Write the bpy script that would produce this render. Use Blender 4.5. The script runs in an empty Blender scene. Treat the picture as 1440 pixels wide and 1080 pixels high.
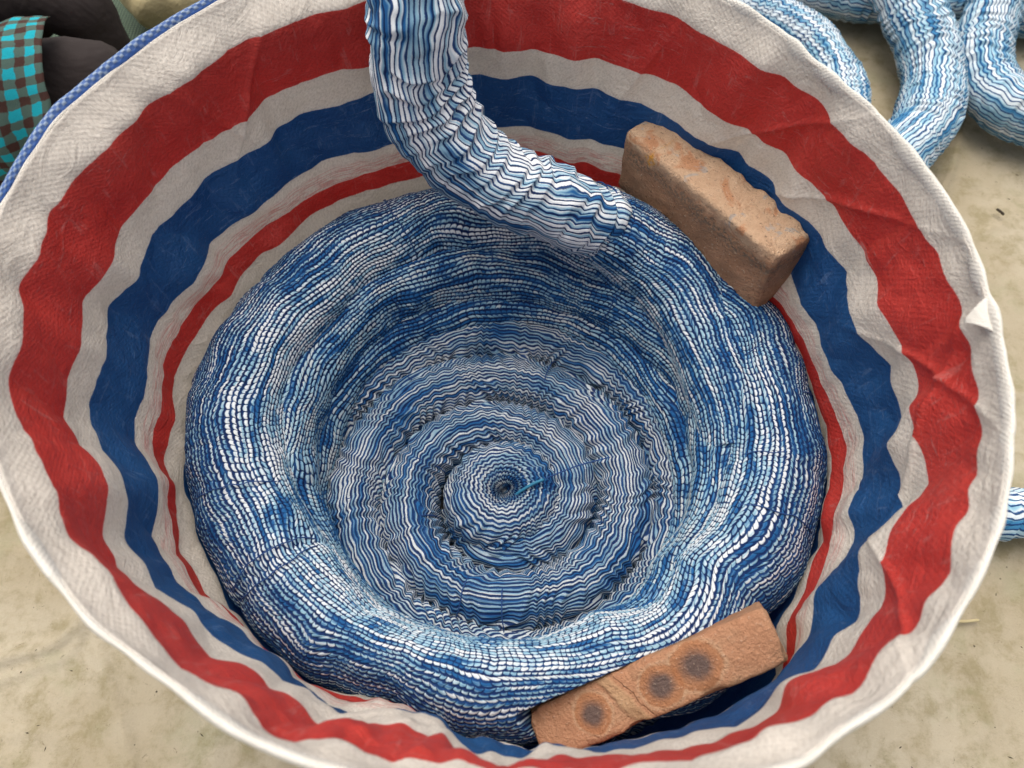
import bpy, math, random
import numpy as np
random.seed(4)
R = math.radians
scene = bpy.context.scene
COL = scene.collection

# ------------------------------------------------------------------ camera
cam_d = bpy.data.cameras.new("camera")
cam = bpy.data.objects.new("camera", cam_d)
COL.objects.link(cam)
cam.location = (0, 0, 1.02)
cam.rotation_euler = (R(27), 0, 0)
cam_d.sensor_width = 36
cam_d.lens = 26.0
cam_d.clip_start = .01
cam_d.clip_end = 60
cam_d.dof.use_dof = True
cam_d.dof.focus_distance = .86
cam_d.dof.aperture_fstop = 5.0
scene.camera = cam

# ------------------------------------------------------------------ world, sun, exposure
SUN_EL, SUN_AZ = R(70), R(110)          # azimuth of the direction towards the sun, from +x
world = bpy.data.worlds.new("World")
scene.world = world
world.use_nodes = True
wn, wl = world.node_tree.nodes, world.node_tree.links
bg = wn["Background"]
sky = wn.new("ShaderNodeTexSky")
sky.sky_type = 'NISHITA'
sky.sun_disc = False
sky.sun_elevation = SUN_EL
sky.sun_rotation = R(90) - SUN_AZ
sky.air_density = 1.0
sky.dust_density = 5.0
sky.ozone_density = .6
hs = wn.new("ShaderNodeHueSaturation")
hs.inputs['Saturation'].default_value = .35       # overcast: the sky is nearly grey
wl.new(sky.outputs[0], hs.inputs['Color'])
wl.new(hs.outputs[0], bg.inputs['Color'])
bg.inputs['Strength'].default_value = .15
sun_d = bpy.data.lights.new("sun", 'SUN')
sun_d.energy = 1.5
sun_d.angle = R(70)
sun_d.color = (1, .93, .82)
sun = bpy.data.objects.new("sun", sun_d)
COL.objects.link(sun)
sun.rotation_euler = (0, R(90) - SUN_EL, SUN_AZ)
sun.location = (-3, 3, 4)
scene.view_settings.view_transform = 'Standard'
scene.view_settings.look = 'None'
scene.view_settings.gamma = 1
scene.view_settings.exposure = 0.54

# ------------------------------------------------------------------ numpy noise
_g = np.random.default_rng(7)
_perm = _g.permutation(512)
_perm = np.concatenate([_perm, _perm, _perm])
_grad = _g.normal(size=(512, 3))
_grad /= np.linalg.norm(_grad, axis=1)[:, None]


def perlin(x, y, z):
    x, y, z = np.broadcast_arrays(np.asarray(x, float), np.asarray(y, float), np.asarray(z, float))
    xi, yi, zi = np.floor(x).astype(int), np.floor(y).astype(int), np.floor(z).astype(int)
    fx, fy, fz = x - xi, y - yi, z - zi
    u, v, w = [f * f * f * (f * (f * 6 - 15) + 10) for f in (fx, fy, fz)]

    def c(a, b, d):
        h = _perm[(_perm[(_perm[(xi + a) & 511] + yi + b) & 511] + zi + d) & 511]
        g = _grad[h]
        return g[..., 0] * (fx - a) + g[..., 1] * (fy - b) + g[..., 2] * (fz - d)
    l = lambda a, b, t: a + t * (b - a)
    r = l(l(l(c(0, 0, 0), c(1, 0, 0), u), l(c(0, 1, 0), c(1, 1, 0), u), v),
          l(l(c(0, 0, 1), c(1, 0, 1), u), l(c(0, 1, 1), c(1, 1, 1), u), v), w)
    return r * 1.6


def fbm(p, s, o=3, seed=0.):
    r, a = 0, 1.
    for k in range(o):
        f = s * 2 ** k
        r = r + a * perlin(p[..., 0] * f + seed + 3.1 * k, p[..., 1] * f - seed, p[..., 2] * f + 9.7 * k)
        a *= .5
    return r


# ------------------------------------------------------------------ object helpers
def tag(o, label=None, cat=None, group=None, kind=None):
    if label: o['label'] = label
    if cat: o['category'] = cat
    if group: o['group'] = group
    if kind: o['kind'] = kind
    return o


def empty(name, loc, label=None, cat=None, group=None):
    o = bpy.data.objects.new(name, None)
    COL.objects.link(o)
    o.location = loc
    o.empty_display_size = .05
    return tag(o, label, cat, group)


def link(name, me, mat, parent=None):
    o = bpy.data.objects.new(name, me)
    COL.objects.link(o)
    if mat: me.materials.append(mat)
    if parent is not None:
        o.parent = parent
        o.location = -parent.location      # vertices are given in world coordinates
    return o


def grid_mesh(name, P, UV=None, wrap_u=False, wrap_v=False, smooth=True, caps=False):
    """P (nu, nv, 3); UV (nu+1 if wrapped, nv+1 if wrapped, 2)"""
    nu, nv = P.shape[:2]
    mu, mv = nu if wrap_u else nu - 1, nv if wrap_v else nv - 1
    i, j = np.meshgrid(np.arange(mu), np.arange(mv), indexing='ij')
    i2, j2 = i + 1, j + 1
    ci = np.stack([i, i2, i2, i], -1).reshape(-1, 4)
    cj = np.stack([j, j, j2, j2], -1).reshape(-1, 4)
    idx = (ci % nu) * nv + (cj % nv)
    n = len(idx)
    me = bpy.data.meshes.new(name)
    me.vertices.add(nu * nv)
    me.vertices.foreach_set('co', P.astype(np.float32).ravel())
    me.loops.add(n * 4)
    me.loops.foreach_set('vertex_index', idx.astype(np.int32).ravel())
    me.polygons.add(n)
    me.polygons.foreach_set('loop_start', np.arange(0, n * 4, 4, dtype=np.int32))
    me.polygons.foreach_set('loop_total', np.full(n, 4, dtype=np.int32))
    if smooth:
        me.polygons.foreach_set('use_smooth', np.ones(n, bool))
    if UV is not None:
        uv = me.uv_layers.new(name='UVMap')
        uv.data.foreach_set('uv', UV[ci, cj].astype(np.float32).ravel())
    me.update(calc_edges=True)
    me.validate()
    return me


def grid_normals(P, wrap_u, wrap_v):
    def d(P, ax, wrap):
        if wrap: return np.roll(P, -1, ax) - np.roll(P, 1, ax)
        return np.gradient(P, axis=ax)
    n = np.cross(d(P, 0, wrap_u), d(P, 1, wrap_v))
    return n / np.maximum(np.linalg.norm(n, axis=-1, keepdims=True), 1e-12)


def catmull(pts, n, closed=False):
    pts = np.asarray(pts, float)
    m = len(pts)
    if not closed:
        pts = np.vstack([2 * pts[0] - pts[1], pts, 2 * pts[-1] - pts[-2]])
        t = np.linspace(0, m - 1 - 1e-9, n)
        k = np.floor(t).astype(int)
        f = (t - k)[:, None]
        a, b, c, d = pts[k], pts[k + 1], pts[k + 2], pts[k + 3]
    else:
        t = np.linspace(0, m, n, endpoint=False)
        k = np.floor(t).astype(int)
        f = (t - k)[:, None]
        a, b, c, d = pts[(k - 1) % m], pts[k % m], pts[(k + 1) % m], pts[(k + 2) % m]
    return .5 * (2 * b + (c - a) * f + (2 * a - 5 * b + 4 * c - d) * f ** 2 + (3 * b - a - 3 * c + d) * f ** 3)


def even(path, n):
    p = catmull(path, 2000)
    s = np.concatenate([[0], np.cumsum(np.linalg.norm(np.diff(p[:, :3], axis=0), axis=1))])
    t = np.linspace(0, s[-1], n)
    return np.stack([np.interp(t, s, p[:, k]) for k in range(p.shape[1])], -1), s[-1]


def frames(c):
    t = np.gradient(c, axis=0)
    t /= np.linalg.norm(t, axis=1)[:, None]
    n = np.zeros_like(c)
    up = np.array([0, 0, 1.]) if abs(t[0, 2]) < .9 else np.array([0, 1., 0])
    n[0] = up - t[0] * (up @ t[0]); n[0] /= np.linalg.norm(n[0])
    for k in range(1, len(c)):
        v = n[k - 1] - t[k] * (n[k - 1] @ t[k])
        n[k] = v / np.linalg.norm(v)
    return t, n, np.cross(t, n)


def thin_tube(path, r, n=40, m=8):
    c, _ = even(path, n)
    t, a, b = frames(c)
    ph = np.linspace(0, 2 * np.pi, m, endpoint=False)
    rr = np.full(n, r); rr[0] = rr[-1] = r * .35
    return c[:, None] + rr[:, None, None] * (a[:, None] * np.cos(ph)[None, :, None] + b[:, None] * np.sin(ph)[None, :, None])


# ------------------------------------------------------------------ material helpers
class NT:
    def __init__(s, name):
        s.m = bpy.data.materials.new(name)
        s.m.use_nodes = True
        s.t = s.m.node_tree
        s.b = s.t.nodes["Principled BSDF"]
        s.out = s.t.nodes["Material Output"]

    def n(s, typ, **k):
        o = s.t.nodes.new(typ)
        for a, b in k.items(): setattr(o, a, b)
        return o

    def put(s, sock, v):
        if isinstance(v, bpy.types.NodeSocket): s.t.links.new(v, sock)
        elif isinstance(v, (tuple, list)) and len(v) == 3 and sock.type == 'RGBA': sock.default_value = (*v, 1)
        else: sock.default_value = v

    def math(s, op, a, b=0., c=0.):
        o = s.n('ShaderNodeMath', operation=op)
        for k, v in enumerate((a, b, c)): s.put(o.inputs[k], v)
        return o.outputs[0]

    def mix(s, f, a, b, blend='MIX'):
        o = s.n('ShaderNodeMix', data_type='RGBA', blend_type=blend)
        s.put(o.inputs[0], f); s.put(o.inputs[6], a); s.put(o.inputs[7], b)
        return o.outputs[2]

    def step(s, x, lo, hi, a=0., b=1.):
        o = s.n('ShaderNodeMapRange', interpolation_type='SMOOTHSTEP')
        for k, v in enumerate((x, lo, hi, a, b)): s.put(o.inputs[k], v)
        return o.outputs[0]

    def noise(s, vec, scale=1., detail=2., rough=.5, dist=0., mul=None):
        if mul is not None:
            v = s.n('ShaderNodeVectorMath', operation='MULTIPLY')
            s.put(v.inputs[0], vec); v.inputs[1].default_value = mul
            vec = v.outputs[0]
        o = s.n('ShaderNodeTexNoise')
        s.put(o.inputs['Vector'], vec)
        o.inputs['Scale'].default_value = scale
        o.inputs['Detail'].default_value = detail
        o.inputs['Roughness'].default_value = rough
        o.inputs['Distortion'].default_value = dist
        return o.outputs[0]

    def uv(s):
        t = s.n('ShaderNodeTexCoord')
        x = s.n('ShaderNodeSeparateXYZ')
        s.t.links.new(t.outputs['UV'], x.inputs[0])
        return t.outputs['UV'], x.outputs[0], x.outputs[1], t.outputs['Object']

    def bump(s, h, dist, strength=1., nrm=None):
        o = s.n('ShaderNodeBump')
        s.put(o.inputs['Height'], h)
        o.inputs['Distance'].default_value = dist
        o.inputs['Strength'].default_value = strength
        if nrm is not None: s.put(o.inputs['Normal'], nrm)
        return o.outputs[0]

    def done(s, col, rough=.8, nrm=None, spec=.3):
        s.put(s.b.inputs['Base Color'], col)
        s.put(s.b.inputs['Roughness'], rough)
        s.put(s.b.inputs['Specular IOR Level'], spec)
        if nrm is not None: s.put(s.b.inputs['Normal'], nrm)
        return s.m


def dyed_cloth(name, beads, white=(.66, .70, .72), pale=(.25, .43, .54), mid=(.016, .100, .265), navy=(.005, .020, .088), cover=.5, lw=.265, tick=8.8):
    m = NT(name)
    uv, U, V, ob = m.uv()
    if beads:                                  # the lower edge of every pucker hangs over the row below it: a scalloped joint
        V = m.math('ADD', V, m.math('MULTIPLY', m.math('ABSOLUTE', m.math('SINE', m.math('MULTIPLY', U, math.pi))), .22))
    row = m.math('FLOOR', V)
    wn_ = m.n('ShaderNodeTexWhiteNoise', noise_dimensions='1D')
    m.put(wn_.inputs['W'], row)
    rnd = wn_.outputs['Value']
    fv = m.math('FRACT', V)
    dv = m.math('MINIMUM', fv, m.math('SUBTRACT', 1., fv))
    wig = m.noise(uv, 1., 2., mul=(.35, .9, 1))
    w = m.math('ADD', m.math('MULTIPLY', rnd, .09), m.math('MULTIPLY_ADD', wig, .40, lw - .26))
    line = m.math('SUBTRACT', 1., m.step(dv, m.math('MULTIPLY', w, .6), m.math('ADD', w, .05)))
    # tint: mostly undyed, with runs of pale and of full blue
    big = m.noise(uv, 1., 3., .6, mul=(.045, .22, 1))
    run = m.noise(uv, 1., 2., .6, mul=(.15, .9, 1))
    loc = m.noise(ob, 14., 3., .6)
    tint = m.math('MULTIPLY_ADD', run, .8, m.math('MULTIPLY_ADD', big, .55, m.math('MULTIPLY', loc, .55)))
    tint = m.math('ADD', tint, m.math('MULTIPLY', m.math('SUBTRACT', rnd, .5), .22))
    if beads:                              # each pucker takes the dye a little differently
        cell = m.n('ShaderNodeCombineXYZ')
        m.put(cell.inputs[0], m.math('FLOOR', U)); m.put(cell.inputs[1], row)
        w2 = m.n('ShaderNodeTexWhiteNoise', noise_dimensions='2D')
        m.put(w2.inputs['Vector'], cell.outputs[0])
        tint = m.math('ADD', m.math('MULTIPLY_ADD', tint, .90, .09), m.math('MULTIPLY', m.math('SUBTRACT', w2.outputs['Value'], .5), .13))
    lo = 1.18 - .4 * cover
    c1 = m.step(tint, lo - .14, lo + .04)
    c2 = m.step(tint, lo + .02, lo + .15)
    col = m.mix(c1, white, pale)
    col = m.mix(c2, col, mid)
    fe = m.noise(uv, 1., 2., .7, mul=(3.4 if beads else tick * 2, 1.1, 1))
    near = m.math('SUBTRACT', 1., m.step(dv, w, m.math('ADD', w, .13)))
    fea = m.math('MULTIPLY', m.step(fe, .49, .56), near)
    col = m.mix(m.math('MULTIPLY', fea, .75), col, mid)
    nv_ = m.mix(m.step(m.noise(uv, 1., 1., mul=(.2, .6, 1)), .45, .68), navy, (.010, .050, .165))
    col = m.mix(m.math('MULTIPLY', line, .97), col, nv_)
    if beads:
        fu = m.math('FRACT', U)
        a = m.math('MULTIPLY', 1.04, m.math('POWER', m.math('ABSOLUTE', m.math('MULTIPLY_ADD', fu, 2., -1.)), 2.7))
        b = m.math('POWER', m.math('ABSOLUTE', m.math('MULTIPLY_ADD', fv, 2., -1.)), 2.6)
        rim = m.step(m.math('ADD', m.math('ADD', a, b), m.math('MULTIPLY', m.math('SUBTRACT', wig, .5), .9)), .56, .92)
        col = m.mix(m.math('MULTIPLY', rim, .93), col, nv_)
        line = rim
    fine = m.noise(uv, 1., 3., .7, mul=(5, 3, 1))
    col = m.mix(.30, col, m.mix(fine, (.25, .27, .3), (1, 1, 1)), 'MULTIPLY')
    h = m.math('ADD', m.math('MULTIPLY', line, -1.), m.math('MULTIPLY', fine, .5))
    return m.done(col, .85, m.bump(h, .0013, .8), .15)


def fabric_stripes(name, outside=False):
    m = NT(name)
    uv, U, V, ob = m.uv()
    S = .85
    WH, RD, BL = (.60, .555, .495), (.50, .030, .022), (.012, .070, .225)
    jit = m.math('MULTIPLY', m.math('SUBTRACT', m.noise(uv, 1., 3., .6, mul=(260, 60, 1)), .5), .0016)
    v = m.math('ADD', V, jit)
    col = None
    def band(lo, hi, c, col):
        e = .0006
        f = m.math('MULTIPLY', m.step(v, lo - e, lo + e), m.math('SUBTRACT', 1., m.step(v, hi - e, hi + e)))
        return m.mix(f, col, c)
    col = WH
    wr = m.noise(uv, 1., 4., .6, mul=(9, 30, 1))
    white = m.mix(wr, (.71, .650, .575), (.80, .755, .69))
    col = white
    edges = [.040, .136, .187, .273, .314, .347, .383, .640]  # last blue stripe carried on down, its dark colour standing in for deep shade
        # worn, scuffed ink: thin pale scratches and a faint lighter weave in the colour
    scr = m.noise(uv, 1., 5., .75, 1.2, mul=(30, 160, 1))
    scr2 = m.noise(uv, 1., 4., .7, .6, mul=(120, 22, 1))
    where = m.step(m.noise(uv, 1., 2., mul=(5, 7, 1)), .38, .62)
    wear = m.math('MAXIMUM', m.math('MULTIPLY', m.step(scr, .56, .70), m.math('MULTIPLY', where, .60)), m.math('MULTIPLY', m.step(scr2, .56, .70), .26))
    rd2 = m.mix(m.noise(uv, 1., 4., mul=(12, 14, 1)), (.54, .034, .027), (.68, .090, .068))
    bl2 = m.mix(m.noise(uv, 1., 4., mul=(12, 14, 1)), (.012, .075, .235), (.028, .135, .34))
    for k in range(4):
        lo, hi = edges[2 * k] * S, edges[2 * k + 1] * S
        c = (rd2, bl2)[k % 2]
        col = band(lo, hi, m.mix(wear, c, (.62, .36, .32) if k % 2 == 0 else (.25, .36, .55)), col)
    # stray red tapes woven into the white next to the thin red stripe
    th = m.math('MULTIPLY', m.math('MULTIPLY', m.step(v, .283 * S, .295 * S), m.math('SUBTRACT', 1., m.step(v, .312 * S, .3135 * S))),
                m.step(m.noise(uv, 1., 2., mul=(40, 700, 1)), .45, .6))
    col = m.mix(m.math('MULTIPLY', th, .5), col, (.6, .16, .14))
    # weave: tapes 2.3 mm wide, over and under
    p = math.pi / .0031
    a = m.math('SINE', m.math('MULTIPLY', m.math('ADD', U, m.math('MULTIPLY', V, .35)), p))
    b = m.math('SINE', m.math('MULTIPLY', v, p * 1.05))
    wv = m.math('MULTIPLY', a, b)
    rt = m.n('ShaderNodeVectorRotate', rotation_type='Z_AXIS'); m.put(rt.inputs['Vector'], uv); rt.inputs['Angle'].default_value = .6
    det = m.noise(rt.outputs[0], 1., 2., .6, mul=(520, 260, 1))
    crk = m.noise(uv, 1., 5., .65, .8, mul=(22, 30, 1))
    ridge = m.math('ABSOLUTE', m.math('SUBTRACT', crk, .5))
    h = m.math('ADD', m.math('MULTIPLY', wv, .15), m.math('MULTIPLY', det, .45))
    n1 = m.bump(h, .0012, .8)
    n2 = m.bump(ridge, .010, .55, n1)
    col = m.mix(.34, col, m.mix(m.step(det, .33, .60), (.62, .60, .58), (1.08, 1.08, 1.08)), 'MULTIPLY')
    m.done(col, m.math('MULTIPLY_ADD', det, .2, .40), n2, .42)
    # thin woven plastic lets some light through
    tr = m.n('ShaderNodeBsdfTranslucent')
    m.put(tr.inputs['Color'], col)
    ms = m.n('ShaderNodeMixShader')
    ms.inputs[0].default_value = .42
    m.t.links.new(m.b.outputs[0], ms.inputs[1])
    m.t.links.new(tr.outputs[0], ms.inputs[2])
    m.t.links.new(ms.outputs[0], m.out.inputs['Surface'])
    return m.m


def plain(name, c1, c2, scale=20., rough=.8, bump=.001, spec=.3, detail=4.):
    m = NT(name)
    uv, U, V, ob = m.uv()
    f = m.noise(ob, scale, detail, .6)
    f2 = m.noise(ob, scale * 9, 3., .6)
    col = m.mix(f, c1, c2)
    return m.done(col, rough, m.bump(m.math('ADD', f, m.math('MULTIPLY', f2, .4)), bump, .6), spec)


# ------------------------------------------------------------------ ground: one canvas sheet
def axis(lo, hi, step, far):
    a = np.arange(lo, hi, step)
    f = np.geomspace(step, far, 26)
    return np.concatenate([lo - f[::-1], a, hi + f])


gx, gy = axis(-1.35, 1.45, .006, 7), axis(-.35, 1.75, .006, 7)
X, Y = np.meshgrid(gx, gy, indexing='ij')
P = np.stack([X, Y, np.zeros_like(X)], -1)
Z = fbm(P, 2.2, 3, 5) * .006 + fbm(P, 9., 3, 8) * .0026 + .0030 * np.clip(1 - np.abs(fbm(P, 4., 2, 14)) * 9, 0, 1)


def crease(pts, w, h, side=0.):
    global Z
    pts = catmull(pts, 60)
    d = np.full(X.shape, 9.); sg = np.zeros_like(X)
    m = (X > pts[:, 0].min() - .1) & (X < pts[:, 0].max() + .1) & (Y > pts[:, 1].min() - .1) & (Y < pts[:, 1].max() + .1)
    xx, yy = X[m], Y[m]
    dd, ss = np.full(xx.shape, 9.), np.zeros(xx.shape)
    for a, b in zip(pts[:-1], pts[1:]):
        t = b - a; L = t @ t
        k = np.clip(((xx - a[0]) * t[0] + (yy - a[1]) * t[1]) / L, 0, 1)
        ex, ey = xx - a[0] - k * t[0], yy - a[1] - k * t[1]
        e = np.hypot(ex, ey)
        s = np.sign(ex * t[1] - ey * t[0])
        q = e < dd
        dd[q] = e[q]; ss[q] = s[q]
    Z[m] += h * np.exp(-(dd / w) ** 2) + side * np.exp(-(dd / (w * 3)) ** 2) * (ss > 0)


crease([(-.80, .085), (-.667, .120), (-.607, .137), (-.578, .169), (-.561, .197), (-.53, .25)], .010, .011)
crease([(-.70, .08), (-.62, .11), (-.585, .125), (-.565, .17)], .006, .005)
crease([(-.57, .25), (-.553, .160), (-.522, .098), (-.484, .032), (-.45, -.05)], .008, .004, .004)
crease([(.89, 1.17), (.863, 1.087), (.827, 1.006), (.785, .921), (.72, .80)], .007, .005, .004)
crease([(.60, .55), (.72, .50), (.86, .52)], .010, .004)
crease([(.30, -.12), (.45, -.05), (.6, -.02)], .014, .005)
crease([(-.9, -.02), (-.7, .02), (-.5, -.06), (-.3, -.1)], .012, .005)
GZ = Z
P[..., 2] = Z - .012
mg = NT('canvas')
uv, U, V, ob = mg.uv()
n1 = mg.noise(ob, 3.2, 5., .6)
n2 = mg.noise(ob, 24., 8., .72, .15)
n3 = mg.noise(ob, 420., 3., .6)
col = mg.mix(mg.step(n1, .36, .66), (.335, .280, .188), (.41, .357, .262))
col = mg.mix(mg.math('MULTIPLY', mg.step(n2, .43, .68), .70), col, (.215, .178, .092))
grn = mg.noise(ob, 6., 5., .7, 0, (1, 1.3, 1))
col = mg.mix(mg.math('MULTIPLY', mg.step(grn, .52, .66), .22), col, (.23, .25, .13))
sc = mg.noise(ob, 95., 6., .8, .8)
col = mg.mix(mg.math('MULTIPLY', mg.step(sc, .61, .68), .6), col, (.12, .09, .05))
vo = mg.n('ShaderNodeTexVoronoi')
mg.put(vo.inputs['Vector'], ob); vo.inputs['Scale'].default_value = 42.
dot = mg.math('SUBTRACT', 1., mg.step(vo.outputs['Distance'], .035, .07))
col = mg.mix(mg.math('MULTIPLY', dot, mg.step(mg.noise(ob, 13., 2.), .50, .56)), col, (.05, .035, .025))
col = mg.mix(.3, col, mg.mix(n3, (.5, .5, .5), (1, 1, 1)), 'MULTIPLY')
hh = mg.math('ADD', mg.math('MULTIPLY', n2, 1.), mg.math('MULTIPLY', n3, .12))
MG = mg.done(col, .88, mg.bump(hh, .006, .6), .15)
tag(link('ground', grid_mesh('ground', P), MG), kind='structure')

# ------------------------------------------------------------------ the striped bag
AX, AY, SB = -.01, .365, .85
RINGS = [          # height, then angle in degrees : radius in millimetres, for the rim, each stripe edge, and where the cloth touches
    (0.53, '-176.4:411 -166.9:403 -158.7:398 -152.7:394 -147.5:391 -142.8:388 -138.9:386 -132.0:384 -125.8:378 -120.5:377 -112.4:380 -103.8:379 -96.1:377 -88.5:376 -80.9:379 -73.6:388 -66.3:403 -62.6:407 -60.8:404 -58.2:404 -53.8:408 -50.1:409 -46.3:406 -41.1:405 -34.9:405 -32.0:403 -28.6:401 -23.6:398 -18.8:395 -12.3:390 -6.2:386 0.3:385 2.4:386 8.5:381 14.6:378 20.1:376 25.4:378 31.0:373 39.1:376 46.1:385 55.3:390 62.1:398 69.4:409 80.6:438 90.7:453 100.6:452 110.6:448 121.5:435 131.4:427 134.4:426 140.6:426 146.0:427 151.9:427 156.6:431 164.3:428 169.9:425 173.5:425'),
    (0.4976, '-178.8:408 -176.1:398 -172.3:396 -168.3:401 -164.9:397 -161.1:396 -158.2:386 -154.1:381 -150.4:376 -147.3:376 -145.2:385 -142.1:376 -138.7:376 -134.5:375 -133.3:376 -131.6:371 -128.3:373 -124.2:374 -122.4:373 -118.1:367 -115.7:370 -112.6:374 -108.2:370 -105.5:368 -99.6:369 -94.0:371 -87.1:372 -80.2:374 -72.1:383 -65.1:395 -61.6:392 -57.6:397 -53.9:402 -50.1:395 -47.7:397 -45.9:403 -42.5:398 -39.1:401 -36.4:401 -35.1:397 -32.4:400 -30.5:401 -27.4:395 -24.4:395 -20.8:398 -18.4:392 -13.3:393 -9.5:390 -6.6:382 -5.1:389 -0.6:383 3.9:386 5.3:385 10.0:376 13.3:379 16.9:375 22.0:371 26.1:368 29.4:368 33.1:378 37.4:375 41.2:378 43.8:370 46.4:372 50.5:377 54.7:381 57.3:377 60.3:384 66.3:384 71.1:386 78.3:395 84.1:398 90.8:408 97.5:405 106.7:397 116.1:392 125.5:400 130.7:401 137.6:398 142.4:395 150.0:406 155.8:406 157.7:402 161.8:405 166.9:406 169.7:409 176.3:400'),
    (0.4199, '-176.8:391 -173.9:396 -169.4:400 -164.3:393 -159.4:379 -156.3:368 -151.9:372 -151.7:379 -149.0:387 -144.2:381 -139.6:382 -137.2:375 -134.0:364 -130.8:367 -128.0:369 -123.8:360 -119.1:358 -115.9:365 -111.7:369 -108.5:363 -106.8:363 -102.1:353 -96.9:349 -94.9:365 -93.2:368 -89.2:369 -86.4:365 -78.7:368 -69.4:382 -66.5:388 -62.9:389 -58.1:395 -55.3:384 -52.5:389 -47.4:397 -44.5:392 -42.1:390 -38.9:394 -36.2:384 -31.7:379 -28.0:382 -22.4:394 -19.5:392 -15.7:384 -12.7:375 -8.8:386 -5.5:386 -4.2:377 -0.2:369 4.0:365 7.7:373 13.1:373 16.9:372 22.1:376 27.0:374 32.0:370 36.0:377 39.5:368 43.0:376 47.2:364 52.0:367 57.4:382 63.6:379 69.7:380 73.5:388 76.9:374 81.4:385 84.8:390 87.6:382 90.1:382 94.3:394 98.4:391 106.5:391 114.3:393 118.2:398 124.5:401 131.7:405 135.2:393 144.0:404 150.7:407 158.1:404 162.8:405 167.7:395 172.4:397 175.3:409 179.5:398'),
    (0.3786, '-178.7:392 -172.3:399 -167.8:396 -163.8:385 -159.3:370 -154.2:372 -153.9:379 -150.8:385 -144.3:375 -140.6:378 -136.6:366 -133.5:360 -130.9:365 -127.1:358 -122.5:355 -117.6:353 -112.4:358 -110.2:361 -103.3:347 -99.7:340 -96.8:342 -94.9:363 -91.0:362 -89.3:367 -86.2:360 -82.3:362 -72.8:372 -67.7:378 -60.8:388 -58.0:391 -54.5:390 -50.6:393 -47.1:392 -43.5:387 -39.8:393 -36.5:379 -33.0:376 -29.9:382 -24.6:393 -19.7:389 -16.0:374 -11.0:386 -5.7:386 -1.4:379 1.9:362 7.9:359 14.5:374 19.5:373 25.4:373 30.5:367 36.2:375 41.0:370 44.0:380 47.5:366 51.6:365 55.5:375 62.3:376 70.6:376 73.2:387 76.8:375 80.6:380 84.3:391 89.8:381 94.6:395 97.9:397 105.3:393 114.0:395 120.0:391 126.4:403 131.8:401 134.6:391 143.0:403 151.4:404 158.8:406 163.1:397 167.5:392 172.7:408 177.8:400'),
    (0.309, '-177.0:384 -173.1:391 -168.9:387 -165.2:371 -161.6:366 -157.2:375 -152.5:381 -147.9:379 -143.3:367 -139.3:369 -134.8:351 -130.5:353 -125.0:350 -120.6:352 -115.3:359 -113.2:355 -105.5:338 -101.2:334 -97.8:339 -95.9:354 -90.4:356 -84.5:357 -74.6:363 -65.0:376 -59.8:384 -52.0:388 -45.8:386 -42.8:385 -38.4:371 -34.3:373 -30.0:385 -26.0:385 -23.0:371 -16.8:381 -13.2:382 -7.2:377 -3.1:370 1.4:360 6.3:355 12.1:360 16.4:355 23.1:366 30.5:361 41.7:365 54.1:370 64.5:370 69.8:367 72.6:374 76.6:362 82.3:374 86.6:378 90.3:376 99.9:373 111.1:374 116.9:377 122.5:389 127.9:391 134.5:388 143.2:386 151.2:397 154.6:390 160.1:382 168.7:399 174.0:396'),
    (0.2758, '-176.8:379 -173.0:387 -168.7:380 -164.4:365 -158.8:373 -152.6:373 -146.5:372 -142.0:363 -137.8:357 -134.1:349 -129.5:350 -121.4:351 -115.0:350 -106.5:334 -101.9:333 -96.7:353 -90.5:355 -84.3:357 -70.1:371 -60.1:386 -55.9:392 -50.5:390 -44.6:384 -39.9:370 -35.4:374 -32.2:377 -29.1:379 -26.7:372 -20.2:376 -13.6:375 -9.3:377 -3.3:367 1.2:362 9.3:357 15.0:357 21.5:353 26.0:353 37.7:350 51.4:354 64.6:357 69.8:357 73.3:365 76.0:354 79.3:360 83.6:371 97.4:369 109.9:369 118.1:373 124.4:379 134.3:379 142.8:386 150.3:387 156.8:380 165.8:390 172.5:392 177.5:386'),
    (0.2491, '-177.3:376 -173.4:385 -169.5:381 -165.1:368 -160.2:373 -154.0:377 -145.7:368 -138.6:359 -131.4:351 -124.3:354 -116.3:347 -108.0:335 -97.1:353 -90.5:355 -84.1:357 -69.5:372 -59.2:389 -54.2:395 -49.1:389 -41.6:373 -34.6:374 -28.7:375 -23.2:370 -16.0:372 -10.1:373 -4.6:369 1.0:364 8.9:363 16.0:364 21.8:361 33.1:358 48.9:358 64.8:363 88.4:350 107.0:366 115.4:366 125.6:376 131.7:377 138.7:373 146.1:380 156.4:375 162.5:385 169.2:389 176.8:384'),
    (0.22, '-170.0:371 -161.3:366 -144.6:360 -131.3:356 -125.3:359 -119.0:351 -109.0:333 -97.7:353 -90.6:355 -83.9:357 -68.8:373 -58.2:391 -53.2:394 -47.9:386 -41.9:370 -34.1:376 -27.3:377 -22.3:375 -14.9:378 -8.9:379 -3.2:377 2.9:373 10.4:373 17.6:374 22.8:372 31.6:360 45.8:342 62.9:344 75.2:349 91.6:352 105.8:355 116.7:357 128.0:362 139.8:362 158.8:370 167.9:377 177.4:376'),
]
NTH = 1080
TH = np.linspace(-np.pi, np.pi, NTH, endpoint=False)


def ring_r(txt, sm=3):
    q = np.array([[float(c) for c in t.split(':')] for t in txt.split()])
    o = np.argsort(q[:, 0]); q = q[o]
    r = np.interp(np.degrees(TH), q[:, 0], q[:, 1], period=360) / 1000
    k = np.exp(-.5 * (np.arange(-9, 10) / sm) ** 2); k /= k.sum()
    return np.convolve(np.concatenate([r[-9:], r, r[:9]]), k, 'valid')


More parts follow.
